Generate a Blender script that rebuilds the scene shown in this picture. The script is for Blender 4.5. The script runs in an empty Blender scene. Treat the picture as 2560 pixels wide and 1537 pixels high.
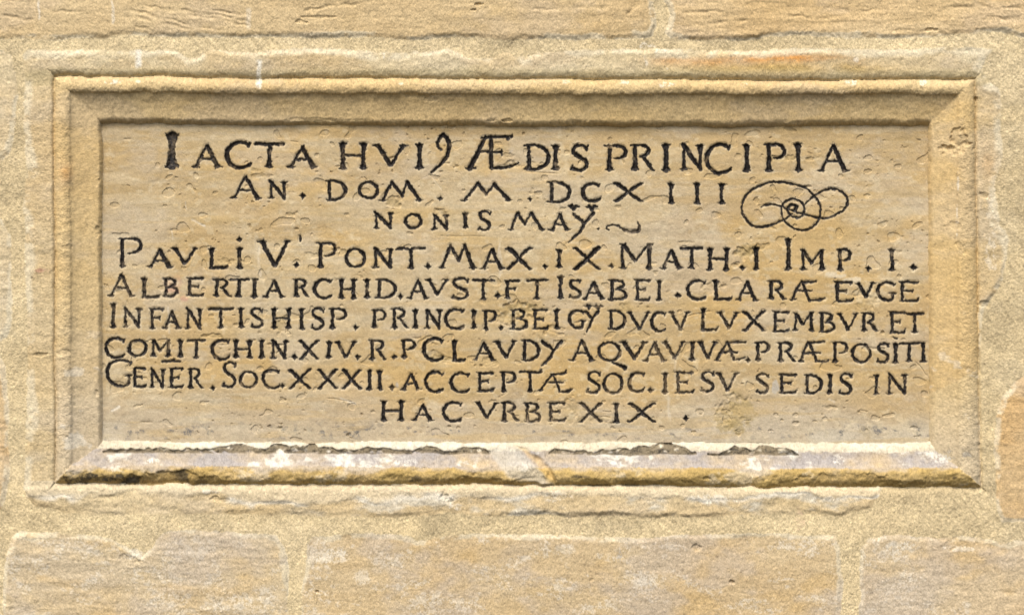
import bpy, math
import numpy as np

# ---------------------------------------------------------------- camera, sky, sun, exposure
S = 0.00058            # metres per traced unit: the plaque is about 1.37 m wide
ZC = 1.70              # height of the middle of the plaque
CX, CY = 1280.0, 768.5
DIST = 8.0
sc = bpy.context.scene

cam_data = bpy.data.cameras.new("camera")
cam = bpy.data.objects.new("camera", cam_data)
sc.collection.objects.link(cam)
cam.location = (0.0, -DIST, ZC)
cam.rotation_euler = (math.radians(90), 0, 0)
cam_data.sensor_width = 36.0
cam_data.lens = 36.0 * DIST / (2560 * S)
cam_data.clip_start = 0.1
cam_data.clip_end = 200.0
sc.camera = cam

SUN_DIR = np.array([-0.26, -0.78, 1.08])          # from the wall towards the sun
SUN_DIR = SUN_DIR / np.linalg.norm(SUN_DIR)
elev = math.asin(SUN_DIR[2])
azim = math.atan2(SUN_DIR[0], SUN_DIR[1])
world = bpy.data.worlds.new("World")
sc.world = world
world.use_nodes = True
wn = world.node_tree
wn.nodes.clear()
wo = wn.nodes.new("ShaderNodeOutputWorld")
bg = wn.nodes.new("ShaderNodeBackground")
sky = wn.nodes.new("ShaderNodeTexSky")
sky.sky_type = 'NISHITA'
sky.sun_disc = False
sky.sun_elevation = elev
sky.sun_rotation = azim
sky.air_density = 1.0
sky.dust_density = 4.0
sky.ozone_density = 0.6
bg.inputs["Strength"].default_value = 0.10
wn.links.new(sky.outputs[0], bg.inputs[0])
wn.links.new(bg.outputs[0], wo.inputs[0])

sun_data = bpy.data.lights.new("sun", 'SUN')
sun_data.energy = 1.5
sun_data.angle = math.radians(30)
sun_data.color = (1.0, 0.92, 0.78)
sun = bpy.data.objects.new("sun", sun_data)
sc.collection.objects.link(sun)
from mathutils import Vector
sun.rotation_euler = Vector(SUN_DIR).to_track_quat('Z', 'Y').to_euler()

sc.view_settings.view_transform = 'Standard'
sc.view_settings.look = 'None'
sc.view_settings.gamma = 1.0
sc.view_settings.exposure = 1.02
sc.view_settings.use_curve_mapping = False
sc.render.filter_size = 1.0
try:
    sc.cycles.max_bounces = 6
    sc.cycles.diffuse_bounces = 4
except Exception:
    pass

# ---------------------------------------------------------------- sampling grid of the wall face
FINE, MID, COARSE = 1.3, 2.0, 7.0
def axis(lo, a, f0, f1, b, hi):
    return np.concatenate([np.arange(lo, a, COARSE), np.arange(a, f0, MID), np.arange(f0, f1, FINE),
                           np.arange(f1, b, MID), np.arange(b, hi, COARSE)])
xs = axis(-640, -24, 244, 2334, 2584, 3200).astype(np.float64)
ys = axis(-380, -24, 300, 1112, 1562, 1920).astype(np.float64)
nx, ny = len(xs), len(ys)
X, Y = np.meshgrid(xs.astype(np.float32), ys.astype(np.float32))

def weights(u):
    i = np.floor(u).astype(np.int64)
    f = (u - i).astype(np.float32)
    w = [(1 - f) ** 3 / 6, (3 * f ** 3 - 6 * f ** 2 + 4) / 6, (-3 * f ** 3 + 3 * f ** 2 + 3 * f + 1) / 6, f ** 3 / 6]
    return i, w

def noise(sx, sy=None, seed=0):
    """smooth random field with features about sx by sy units, unit deviation"""
    sy = sx if sy is None else sy
    iy, wy = weights((ys + 1000.0) / sy)
    ix, wx = weights((xs + 1000.0) / sx)
    r = np.random.default_rng(seed)
    L = r.standard_normal((iy.max() + 5, ix.max() + 5)).astype(np.float32)
    A = sum(wy[k][:, None] * L[iy + k, :] for k in range(4))
    B = sum(wx[k][None, :] * A[:, ix + k] for k in range(4))
    return (B / 0.479).astype(np.float32)

def gnoise(U, V, sx, sy, seed):
    """the same field on freely bent coordinates"""
    iu, wu = weights((U + 6000.0) / sx)
    iv, wv = weights((V + 6000.0) / sy)
    r = np.random.default_rng(seed)
    n = 1021
    L = r.standard_normal((n, n)).astype(np.float32)
    out = np.zeros(U.shape, np.float32)
    for a in range(4):
        for b in range(4):
            out += wv[a] * wu[b] * L[(iv + a) % n, (iu + b) % n]
    return out / 0.479

def fbm(s, octaves, seed, gain=0.5, stretch=1.0):
    o, a, t = 0, 1.0, 0.0
    for k in range(octaves):
        o = o + a * noise(s * stretch / 2 ** k, s / 2 ** k, seed + 17 * k)
        t += a * a
        a *= gain
    return o / math.sqrt(t)

def grainfield(seed):
    """sand-grain sized jitter, one value per sample, lightly blended"""
    g = np.random.default_rng(seed).standard_normal((ny, nx)).astype(np.float32)
    g = g + .35 * (np.roll(g, 1, 0) + np.roll(g, 1, 1))
    return g / g.std()

def sstep(a, b, v):
    t = np.clip((v - a) / (b - a), 0, 1)
    return t * t * (3 - 2 * t)

def window(x0, x1, y0, y1):
    i0, i1 = np.searchsorted(xs, [x0, x1]); j0, j1 = np.searchsorted(ys, [y0, y1])
    return slice(j0, j1), slice(i0, i1)

# ---------------------------------------------------------------- slow bending of every carved edge
wA, wB = noise(55, 55, 1), noise(55, 55, 2)
wC, wD = noise(13, 13, 3), noise(13, 13, 4)
wE, wF = noise(5, 5, 5), noise(5, 5, 6)
WX = X + 3.0 * wA + 1.0 * wC + 0.8 * wE       # ragged masonry edges
WY = Y + 2.0 * wB + 1.0 * wD + 0.8 * wF
MX = X + 0.9 * wA + 0.3 * wC + 0.3 * wE      # calmer: the carved mouldings
MY = Y + 1.2 * noise(150, 60, 7) + 0.7 * noise(36, 30, 8) + 0.3 * wD + 0.3 * wF

def poly_sd(poly, U=None, V=None, pad=45):
    """distance inside a polygon (negative outside), on a window of the grid"""
    U = WX if U is None else U
    V = WY if V is None else V
    P = np.array(poly, np.float32)
    out = np.full((ny, nx), -pad, np.float32)
    w = window(P[:, 0].min() - pad, P[:, 0].max() + pad, P[:, 1].min() - pad, P[:, 1].max() + pad)
    u, v = U[w], V[w]
    d = np.full(u.shape, 1e9, np.float32)
    ins = np.zeros(u.shape, bool)
    for k in range(len(P)):
        (ax, ay), (bx, by) = P[k], P[(k + 1) % len(P)]
        ex, ey = bx - ax, by - ay
        t = np.clip(((u - ax) * ex + (v - ay) * ey) / (ex * ex + ey * ey + 1e-9), 0, 1)
        d = np.minimum(d, (u - ax - t * ex) ** 2 + (v - ay - t * ey) ** 2)
        if ay != by:
            c = ((ay > v) != (by > v)) & (u < (bx - ax) * (v - ay) / (by - ay) + ax)
            ins ^= c
    d = np.sqrt(d)
    out[w] = np.where(ins, d, -d)
    return out

# ---------------------------------------------------------------- masonry outlines
STONES = {
 'top_long': [(-700, -330), (1628, -330), (1632, 0), (1636, 60), (1628, 88), (1606, 97), (1500, 96), (1280, 97), (1150, 94), (960, 94),
          (760, 94), (640, 93), (520, 94), (350, 91), (300, 88), (250, 94), (190, 92), (175, 96), (90, 99), (20, 98), (-700, 95)],
 'top_right': [(1664, -330), (3300, -330), (3300, 95), (2560, 93), (2480, 80), (2380, 88), (2250, 92), (2150, 92), (2050, 93), (1980, 88),
           (1900, 96), (1820, 98), (1700, 101), (1672, 98), (1660, 84), (1672, 40), (1662, 0)],
 'left_upper': [(-700, 126), (10, 124), (34, 140), (42, 180), (42, 255), (38, 290), (30, 350), (18, 385), (-4, 402), (-120, 420), (-700, 420)],
 'left_middle': [(-700, 530), (-30, 528), (8, 548), (24, 590), (30, 650), (29, 720), (26, 800), (10, 842), (-20, 852), (-700, 852)],
 'left_lower': [(-700, 878), (-10, 884), (8, 915), (16, 970), (22, 1060), (24, 1140), (16, 1220), (2, 1275), (-700, 1290)],
 'right_lower': [(3300, 935), (2575, 938), (2535, 960), (2505, 995), (2490, 1040), (2488, 1110), (2489, 1200), (2490, 1260), (2505, 1300), (2575, 1304), (3300, 1304)],
 'right_upper': [(3300, 126), (2660, 130), (2640, 500), (2660, 890), (3300, 900)],
 'bottom_left': [(12, 1385), (22, 1345), (45, 1327), (120, 1326), (190, 1336), (240, 1342), (290, 1352), (330, 1376), (352, 1388), (378, 1374),
          (396, 1345), (418, 1330), (520, 1328), (600, 1332), (640, 1334), (690, 1340), (708, 1368), (714, 1420), (722, 1470), (727, 1537), (727, 1900), (8, 1900), (10, 1537), (6, 1450)],
 'bottom_middle': [(764, 1360), (778, 1342), (850, 1338), (930, 1332), (1000, 1334), (1042, 1354), (1085, 1340), (1280, 1338), (1400, 1336), (1450, 1338),
          (1505, 1347), (1600, 1342), (1700, 1338), (1800, 1335), (1960, 1334), (2085, 1338), (2098, 1370), (2104, 1450), (2100, 1537), (2100, 1900), (762, 1900), (760, 1450)],
 'bottom_right': [(2152, 1368), (2170, 1346), (2235, 1336), (2300, 1342), (2380, 1342), (2470, 1348), (2515, 1360), (2540, 1350), (2700, 1344), (3300, 1344), (3300, 1900), (2154, 1900), (2150, 1537)],
 'bottom_far_left': [(-700, 1340), (-60, 1338), (-36, 1362), (-34, 1900), (-700, 1900)],
}
BORDER = [(62, 140), (70, 126), (120, 124), (300, 125), (390, 129), (440, 131), (466, 148), (485, 147), (520, 128), (640, 130), (760, 123), (860, 127), (950, 132),
          (1050, 128), (1120, 124), (1148, 136), (1170, 150), (1232, 150), (1262, 126), (1290, 143), (1330, 140), (1350, 132), (1410, 127), (1550, 123),
          (1760, 127), (1920, 126), (2100, 121), (2300, 120), (2440, 121), (2478, 126), (2462, 150), (2450, 172), (2470, 205), (2496, 222), (2504, 260), (2502, 330),
          (2502, 400), (2488, 450), (2492, 560), (2516, 588), (2520, 640), (2512, 690), (2490, 730), (2462, 775), (2452, 850), (2448, 900),
          (2442, 930), (2300, 1000), (2200, 1216), (2186, 1240), (2172, 1272), (2090, 1290), (2030, 1284), (1960, 1288), (1800, 1290), (1680, 1290), (1500, 1291),
          (1400, 1288), (1290, 1290), (1200, 1290), (1125, 1281), (1080, 1288), (960, 1291), (800, 1290), (640, 1288), (520, 1289), (420, 1287), (300, 1288),
          (240, 1287), (170, 1283), (120, 1264), (88, 1262), (66, 1240), (58, 1215), (64, 1190), (66, 1100), (64, 1000), (66, 800), (62, 600), (62, 400), (60, 250)]

# mouldings: position of crease, roll arris, cove end and panel edge on each side
def lin(v0, v1, lo, hi, c):
    return v0 + (v1 - v0) * (c - lo) / (hi - lo)
kL = [lin(133, 138, 200, 1200, MY), lin(174, 178, 200, 1200, MY), lin(243, 242, 300, 1100, MY), lin(252, 252, 300, 1100, MY)]
kR = [lin(2438, 2453, 200, 1200, MY), lin(2394, 2396, 200, 1200, MY), lin(2333, 2341, 300, 1100, MY), lin(2323, 2327, 300, 1100, MY)]
kT = [lin(192, 203, 133, 2440, MX), lin(231, 238, 133, 2440, MX), lin(296, 300, 250, 2330, MX), lin(311, 317, 250, 2330, MX)]
kB = [lin(1209, 1217, 133, 2440, MX), lin(1166, 1170, 133, 2440, MX), lin(1125, 1130, 250, 2330, MX), lin(1104, 1107, 250, 2330, MX)]

def side_param(c, k, sgn):
    """0 at the crease, 1 roll arris, 2 cove end, 3 panel edge, grows inward"""
    p = np.full(c.shape, -1.0, np.float32)
    g = [sgn * (c - kk) for kk in k]
    p = np.where(g[0] >= 0, g[0] / (g[0] - g[1]), p)
    p = np.where(g[1] >= 0, 1 + g[1] / (g[1] - g[2]), p)
    p = np.where(g[2] >= 0, 2 + g[2] / (g[2] - g[3]), p)
    p = np.where(g[3] >= 0, 3 + g[3] / 100.0, p)
    return p, -g[0]
arris = 0.8 * noise(7, 5, 21) + 1.3 * noise(24, 18, 22) * np.clip(noise(60, 60, 23) + .5, 0, 2)
pL, oL = side_param(MX, kL, 1)
pR, oR = side_param(MX, kR, -1)
pT, oT = side_param(MY + 0.5 * arris, kT, 1)
pB, oB = side_param(MY + 1.0 * arris, kB, -1)
P4 = np.stack([pL, pR, pT, pB])
p = P4.min(0)
low_side = P4.argmin(0)
O4 = np.stack([oL, oR, oT, oB])
dout = O4.max(0)
oside = O4.argmax(0)
del P4, O4

inside = p >= 0
H = np.zeros((ny, nx), np.float32)

# the carved profile
q = np.clip(p, 0, 1)
roll = -20 + 25 * np.sqrt(np.clip(1 - ((q - 0.58) / 0.62) ** 2, 0, 1))
q = np.clip(p - 1, 0, 1)
R1 = -20 + 25 * math.sqrt(1 - (.42 / .62) ** 2)
cove = R1 - (R1 + 27) * (0.45 * q + 0.55 * np.sqrt(np.clip(1 - (1 - q) ** 2, 0, 1)))
q = np.clip(p - 2, 0, 1)
fil = -27 - 19 * (0.35 * q + 0.65 * q ** 2.2)
prof = np.where(p < 1, roll, np.where(p < 2, cove, np.where(p < 3, fil, -46)))
PANEL_H = -46

# masonry around it
sd_border = poly_sd(BORDER)
stone_id = np.zeros((ny, nx), np.int32)
h_out = -2.6 + 1.0 * noise(70, 50, 30) + 0.6 * noise(20, 20, 31)
mortar = np.ones((ny, nx), np.float32)
DX, DY = (X + 1.3 * Y) / 1.64, (Y * 1.0 - 1.3 * X) / -1.64
trowel = gnoise(X * 0.62 + Y * 0.78, -X * 0.78 + Y * 0.62, 30, 5.5, 33)
sandA, sandB = grainfield(901), grainfield(902)
grit = 0.75 * sandA + 0.40 * noise(4.2, 4.2, 34) + 0.60 * noise(2.5, 2.5, 35) + 0.3 * np.maximum(noise(6, 6, 36), 0)
h_out = h_out + 0.45 * trowel * np.clip(.6 + .6 * noise(90, 60, 38), 0, 1.5) + 0.36 * grit
edge_pale = np.zeros((ny, nx), np.float32)
bed = fbm(10, 3, 40, 0.6, 6.0)
bed2 = fbm(26, 3, 44, 0.6, 4.0)
lump = fbm(90, 3, 47, 0.55, 1.6)
fineg = 0.75 * sandB + 0.45 * noise(2.8, 2.4, 51) + 0.5 * noise(6, 4.5, 52)
for k, (nm, poly) in enumerate(STONES.items()):
    sd = poly_sd(poly)
    amp = {'top_long': 0.8, 'top_right': 1.3, 'bottom_left': 1.0, 'bottom_middle': 0.45, 'bottom_right': 0.75, 'right_lower': 0.7}.get(nm, 1.1)
    lift = {'top_long': 2.5, 'top_right': 2.5, 'right_lower': 2.0, 'left_lower': 1.0}.get(nm, -2.0)
    face = lift * .55 + 0.6 + amp * (0.36 * bed + 0.42 * bed2) + 1.0 * lump + 0.30 * fineg
    t = sstep(-2.0, 13.0, sd)
    h_out = np.where(sd > -2.0, h_out * (1 - t) + face * t, h_out)
    mortar = mortar * (1 - sstep(-1.5, 2.5, sd))
    edge_pale = np.maximum(edge_pale, sstep(-3, 1, sd) * (1 - sstep(6, 13, sd + 4 * wA)))
    stone_id = np.where(sd > 0, k + 1, stone_id)
# chisel lines on the long stone above: slanted furrows
def furrow(x0, y0, x1, y1, w, d, U=WX, V=WY):
    ww = window(min(x0, x1) - 12, max(x0, x1) + 12, min(y0, y1) - 12, max(y0, y1) + 12)
    u, v = U[ww], V[ww]
    ex, ey = x1 - x0, y1 - y0
    t = ((u - x0) * ex + (v - y0) * ey) / (ex * ex + ey * ey)
    dd = np.abs((u - x0) * ey - (v - y0) * ex) / math.hypot(ex, ey)
    fade = sstep(0, 0.12, t) * (1 - sstep(0.85, 1, t))
    return ww, np.clip(1 - dd / w, 0, 1) * fade * d
MXs, MYs = X + 1.5 * wB, Y + 1.5 * wA
rr = np.random.default_rng(5)
FUR = [(300, 22, 560, 82), (322, 40, 540, 90), (345, 12, 640, 72), (330, 62, 420, 92), (400, 18, 640, 60), (520, 30, 640, 42), (0, 36, 110, 56),
       (130, 30, 210, 27), (740, 26, 950, 2), (1405, 54, 1480, 52), (1560, 8, 1530, 70), (1590, 0, 1535, 74), (1600, 4, 1560, 40), (1320, 26, 1530, 20),
       (1700, 33, 1818, 30), (1720, 62, 1880, 52), (1850, 94, 1920, 88), (1960, 40, 2080, 46), (2180, 60, 2225, 32), (2200, 82, 2330, 78),
       (2300, 45, 2560, 48), (2360, 22, 2560, 20), (2060, 20, 2200, 30), (1690, 14, 1800, 4)]
for f in FUR:
    ww, g = furrow(*f, 6.0, 1.0, MXs + 2.2 * wC, MYs + 1.6 * wD)
    h_out[ww] -= 2.0 * g * np.clip(.65 + .6 * noise(18, 18, 37)[ww], 0, 1.3)
# border of the plaque
border_m = sstep(-1.0, 1.5, sd_border)
face_b = 0.6 + 0.8 * lump + 0.35 * bed2 + 0.15 * bed + 0.35 * fineg + 0.3 * noise(12, 9, 61) + 0.8 * np.minimum(noise(60, 26, 60), 0)
# the lower border is chipped away in shelves
brk = fbm(60, 4, 62, 0.6, 1.5)
lowb = sstep(1210, 1222, Y) * (1 - sstep(1300, 1310, Y))
shelf = sstep(-1.2, 1.2, (Y - 1243 + 9 * brk) / 5.0)
face_b = face_b + lowb * (1.5 * (1 - shelf) - 0.3 * shelf + 0.9 * shelf * fbm(22, 3, 66, .6, 2))
t = sstep(-1.5, 12.0, sd_border)
h_out = np.where(sd_border > -1, h_out * (1 - t) + face_b * t, h_out)
mortar = mortar * (1 - border_m)
edge_pale = np.maximum(edge_pale, sstep(-4, 2, sd_border) * (1 - sstep(8, 22, sd_border + 5 * wA)) * (Y < 1225))
stone_id = np.where(sd_border > 0, 20, stone_id)
# round-over into the crease
RR = np.choose(oside, [9.0, 8.0, 22.0, 25.0]).astype(np.float32)
rd = np.clip(1 - np.clip(dout, 0, None) / RR, 0, 1)
depth_c = np.choose(oside, [12.0, 12.0, 17.0, 14.0]).astype(np.float32)
h_out = h_out - depth_c * (1 - np.sqrt(np.clip(1 - rd ** 2, 0, 1))) * 1.0

# ---------------------------------------------------------------- lettering (traced in enlarged crops: each @ line is a crop origin, scale 4.944)
TEXT = """
#1 10.4
@400,310
I 60 245 125 540 1.7
A 400 760 260 545
C 810 1120 225 545 1.1
T 1175 1530 240 538
A 1575 1940 280 543
/
@850,310
H -10 335 240 558
V 415 830 255 522
I 940 1025 255 552
~ .55,.7,.8,1,1.05,1,.9,.6 1250,320 1215,290 1215,215 1285,140 1350,240 1340,350 1270,470 1130,605
/
~ .8,1.2 1800,160 1610,550
~ .9,1 1865,170 1875,545
~ .7,.6,.7 1755,175 1900,170 2120,160
~ .8,.4 2075,190 2125,145
~ .55,.5 1740,345 2000,350
~ .3,.6,.3 2000,325 1995,355 2005,385
~ .7,.7,.2 1870,545 2080,535 2205,485
~ .4,.4 1560,550 1680,550
@1300,310
D 55 365 260 562
I 400 480 265 565
S 620 850 265 575
/
P 1055 1320 265 575
R 1375 1670 255 570
I 1760 1850 255 582
N 1990 2260 260 575
@1700,310
C 315 630 255 615
I 785 870 260 582
P 1045 1305 250 590
I 1420 1505 245 590
A 1710 2085 250 590
#2 8.6
@400,310
A 865 1260 650 932
N 1345 1565 715 927
. 1760 895 45
/
D 2055 2305 705 945
@850,310
O 225 485 710 937
Z 520,945 640,725 770,890 830,720 985,945
. 1245 925 36
/
Z 1540,948 1705,735 1810,875 1905,748 2085,945
. 2350 930 35
/
@1300,310
D 340 625 720 970
C 760 990 740 960
X 1150 1525 735 957
I 1835 1910 740 982
I 2155 2225 740 990
@1700,310
I 480 550 740 990
#3 7.8
@850,310
N 415 655 1100 1297
O 800 1015 1110 1305
N 1145 1340 1130 1310
I 1515 1580 1105 1290
S 1705 1865 1080 1320
/
Z 2115,1302 2195,1105 2290,1243 2370,1105 2500,1305
@1300,310
A 370 620 1110 1320
~ .8,1.1,.9 665,1120 720,1160 795,1240
~ 1.2,.8,.8,.9,.3 905,1105 800,1235 740,1340 690,1395 605,1455
V 625 705 1005 1065 1.1
V 850 930 1012 1068 1.1
. 970 1300 18
/
~ .5,.6,.5,.5,.6,.7,.9,1.2,.9,.3 1100,1308 1075,1290 1095,1258 1165,1245 1230,1272 1310,1320 1390,1340 1462,1320 1478,1275 1455,1218
#4 8.8
@240,570
P 260 570 120 482
A 640 945 265 490
V 940 1250 240 452
L 1385 1635 250 500
I 1725 1820 250 497
. 1775 145 38
/
V 2010 2410 155 490 1.2
@680,570
~ .6,.5 350,98 350,168
. 300 455 42
/
P 545 790 180 490
O 900 1155 245 502
N 1250 1490 255 492
T 1535 1895 245 502
. 1930 480 45
/
@1090,570
Z 80,495 185,222 285,412 355,215 460,495
A 555 840 260 510
X 870 1185 250 507
. 1345 475 42
/
I 1490 1555 265 495
Y 1700 2035 245 515
. 2175 475 36
/
@1500,570
M 245 650 200 505
A 755 1015 275 505
T 1000 1260 245 505
H 1325 1600 255 522
. 1755 490 36
/
I 1900 1965 245 517
/
I 2290 2370 140 517
@1840,570
M 800 1085 272 520
P 1255 1415 265 525
. 1640 500 42
/
I 1890 1960 265 530
. 2195 490 48
#5 7.9
@240,570
A 150 480 575 847
L 560 790 630 860
B 835 1010 630 850
E 1120 1335 620 845
R 1450 1675 630 850
T 1645 1885 630 852
I 1920 2000 630 860
/
A 2075 2330 645 855
@680,570
R 265 460 635 857
C 515 740 635 880
H 835 1040 635 872
I 1145 1205 635 865
D 1285 1535 635 865
. 1590 850 36
/
A 1670 1935 640 872
V 1910 2185 635 832
S 2215 2435 625 880
@1090,570
T 460 720 635 882
. 765 845 44
/
F 845 1045 645 872
T 1120 1375 635 882
/
I 1520 1565 605 872
S 1635 1795 640 872
A 1815 2085 665 882
B 2135 2350 645 892
@1500,570
E 430 625 645 892
I 690 775 650 892
. 960 835 44
/
C 1070 1310 645 887
L 1400 1635 655 892
A 1690 1955 655 897
R 2075 2300 660 885
@1840,570
~ .6,.8 805,660 690,885
~ .9,1 815,665 910,900
~ .7,.7 800,675 985,665
~ .55,.5 765,775 940,775
~ .5,.7,.5 905,897 1020,892 1095,870
~ .4,.4 670,885 730,885
/
E 1210 1445 665 912
V 1490 1715 675 862
G 1740 1965 675 905
E 2015 2260 665 912
#6 7.6
@240,570
I 175 260 935 1230
N 345 560 995 1230
F 665 845 995 1245
A 825 1045 1030 1245
N 1110 1305 1005 1245
T 1390 1690 995 1242
I 1765 1815 1005 1232
S 1905 2065 1000 1230
/
H 2170 2415 1000 1242
@680,570
I 340 395 1005 1250
S 475 650 995 1247
P 710 920 1000 1242
. 1035 1225 44
/
P 1230 1405 1010 1235
R 1480 1685 1000 1242
I 1740 1805 1010 1240
N 1895 2095 1015 1245
C 2140 2370 1000 1252
@1090,570
I 435 490 1020 1245
P 580 745 1020 1250
. 810 1230 38
/
B 920 1125 1010 1255
E 1195 1385 1010 1252
I 1460 1525 1015 1245
G 1640 1840 1020 1237
~ 1,.8 1850,1040 1935,1112
~ 1,.8,.8,.4 2005,1035 1935,1120 1905,1205 1860,1290
V 1860 1910 960 1005 .9
V 1975 2045 960 1010 .9
/
D 2130 2345 1025 1252
@1500,570
V 345 615 1040 1262
C 630 815 1040 1282
V 865 1110 1035 1267
/
L 1235 1465 1000 1272
V 1465 1720 1035 1247
X 1760 2045 1035 1267
@1840,570
E 450 665 1035 1282
M 710 960 1055 1272
B 1035 1205 1050 1282
V 1255 1510 1050 1272
R 1550 1750 1050 1277
/
E 1890 2095 1045 1297
T 2100 2320 1050 1292
#7 7.8
@240,820
C 110 355 125 370
O 395 635 135 362
M 685 915 148 350
I 1015 1070 150 355
T 1130 1350 145 367
/
C 1430 1650 150 385
H 1700 1925 155 367
I 2020 2075 150 367
N 2165 2360 160 370
@680,820
. 275 360 44
/
X 330 585 160 382
I 680 735 170 372
V 785 1040 165 375
. 1060 360 42
/
R 1200 1415 150 387
. 1510 365 38
/
P 1595 1770 150 370
/
C 1865 2120 125 405 1.15
L 2230 2390 155 412
@1090,820
A 450 740 175 397
V 725 995 160 372
D 1055 1280 155 402
~ 1.1,.9 1315,165 1455,275
~ 1.1,.8,.9,.3 1550,165 1460,275 1400,380 1305,465
/
A 1650 1960 155 407
O 2000 2290 165 412
~ .5,.8,1.6 2175,415 2250,450 2335,492
@1500,820
V 260 580 165 392 1.15
A 535 825 180 410
V 785 1055 170 387
I 1110 1165 170 397
V 1210 1445 165 382
~ .6,.8 1570,175 1440,400
~ .8,.8 1582,180 1655,392
~ .7,.7 1560,182 1795,172
~ .6,.6 1500,297 1698,300
~ .4,.4,.3 1655,392 1740,388 1790,368
~ .4,.4 1420,402 1480,402
. 1825 400 38
/
P 1915 2095 175 402
R 2195 2425 180 412
@1840,820
~ .6,.7 888,180 800,412
~ .9,.8 905,185 988,412
~ .7,.6 890,195 1085,172
~ .55,.5 830,312 1040,310
~ .5,.6,.4 985,405 1110,415 1152,390
~ .4,.4 780,412 830,412
P 1185 1385 175 425
O 1430 1675 190 437
S 1740 1895 190 425
I 1945 2000 190 430
~ .5,.4 1948,115 1990,125
T 2015 2265 180 417
I 2290 2335 185 422
#8 7.6
@240,820
G 120 450 395 722
E 455 615 495 727
N 670 850 505 735
E 905 1080 495 740
R 1140 1320 500 742
~ .6,.7,.5 822,418 940,412 1042,412
. 1440 745 36
/
S 1560 1735 425 737
O 1770 2000 525 750
C 2055 2270 510 742
. 2305 715 36
/
@680,820
X 205 480 520 747
X 565 805 520 747
X 865 1110 520 752
I 1180 1230 525 767
I 1310 1360 530 762
. 1485 735 42
/
A 1595 1840 560 767
C 1895 2120 540 795
C 2205 2445 550 797
@1090,820
E 510 715 550 782
P 795 985 545 782
T 1025 1300 535 787
~ .5,.3 1270,545 1300,512
~ .6,.7 1445,575 1290,767
~ .6,.8 1450,580 1535,785
~ .7,.7,.5 1430,580 1590,560 1610,532
~ .5,.5 1360,680 1580,675
~ .6,.8,.4 1530,785 1630,785 1685,750
~ .4,.4 1265,765 1320,765
/
S 1855 2035 540 802
O 2065 2320 555 825
@1500,820
C 350 550 550 792
. 630 770 42
/
I 765 840 555 802
E 925 1160 545 802
S 1240 1415 540 787
V 1440 1705 555 787
/
S 1925 2090 565 802
E 2205 2440 570 802
@1840,820
D 845 1065 580 807
I 1125 1200 580 807
S 1270 1440 565 822
/
I 1690 1780 580 817
N 1870 2120 575 817
#9 7.8
@680,820
H 1345 1635 905 1147
A 1735 2000 945 1147
C 2110 2345 920 1160
/
@1090,820
V 490 770 915 1122
R 810 1020 915 1152
B 1095 1290 920 1162
E 1385 1600 925 1152
/
X 1770 2060 930 1157
I 2195 2260 930 1167
@1500,820
X 345 690 930 1157
. 1060 1115 42
#0 5.0
@1700,310
~ .4,.9,.9,1,1.1,1,.9,1,1,1,1,.9,.9,.9,.9,.9,.3 1540,1002 1650,905 1750,840 1870,805 1980,830 2050,900 2070,970 2040,1050 1960,1110 1850,1155 1740,1165 1530,1120 1400,1075 1250,1025 1150,990 1060,1000 1000,1028
~ .4,.8,1,1.2,1.2,1,.9,.9,1,1,1,1,1.1,1,1,.9,.9,1,1,1.2,1.1,.9,.8,.8,.9,1,1,1,1,1,1,1,1,1.2,1.8 1380,1110 1280,1185 1150,1245 1020,1275 900,1255 810,1180 765,1080 780,960 850,850 960,775 1080,735 1220,722 1380,742 1530,785 1640,865 1710,960 1740,1060 1725,1165 1660,1250 1560,1305 1470,1310 1360,1265 1280,1185 1250,1080 1285,985 1370,935 1440,935 1510,980 1535,1050 1510,1130 1440,1160 1360,1130 1330,1060 1365,1005 1420,1010 1440,1035 1422,1068
"""
KP = 1.0 + (-PANEL_H) * S / DIST        # the panel lies this much deeper than the wall face

def catmull(pts, n=7):
    pts = np.array(pts, float)
    if len(pts) < 3:
        return pts, np.linspace(0, len(pts) - 1, len(pts))
    ext = np.vstack([2 * pts[0] - pts[1], pts, 2 * pts[-1] - pts[-2]])
    out, par = [], []
    for i in range(len(pts) - 1):
        a, b, c, d = ext[i:i + 4]
        for t in np.arange(n) / n:
            out.append(0.5 * ((2 * b) + (c - a) * t + (2 * a - 5 * b + 4 * c - d) * t * t + (-a + 3 * b - 3 * c + d) * t ** 3))
            par.append(i + t)
    out.append(pts[-1]); par.append(len(pts) - 1)
    return np.array(out), np.array(par)

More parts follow.
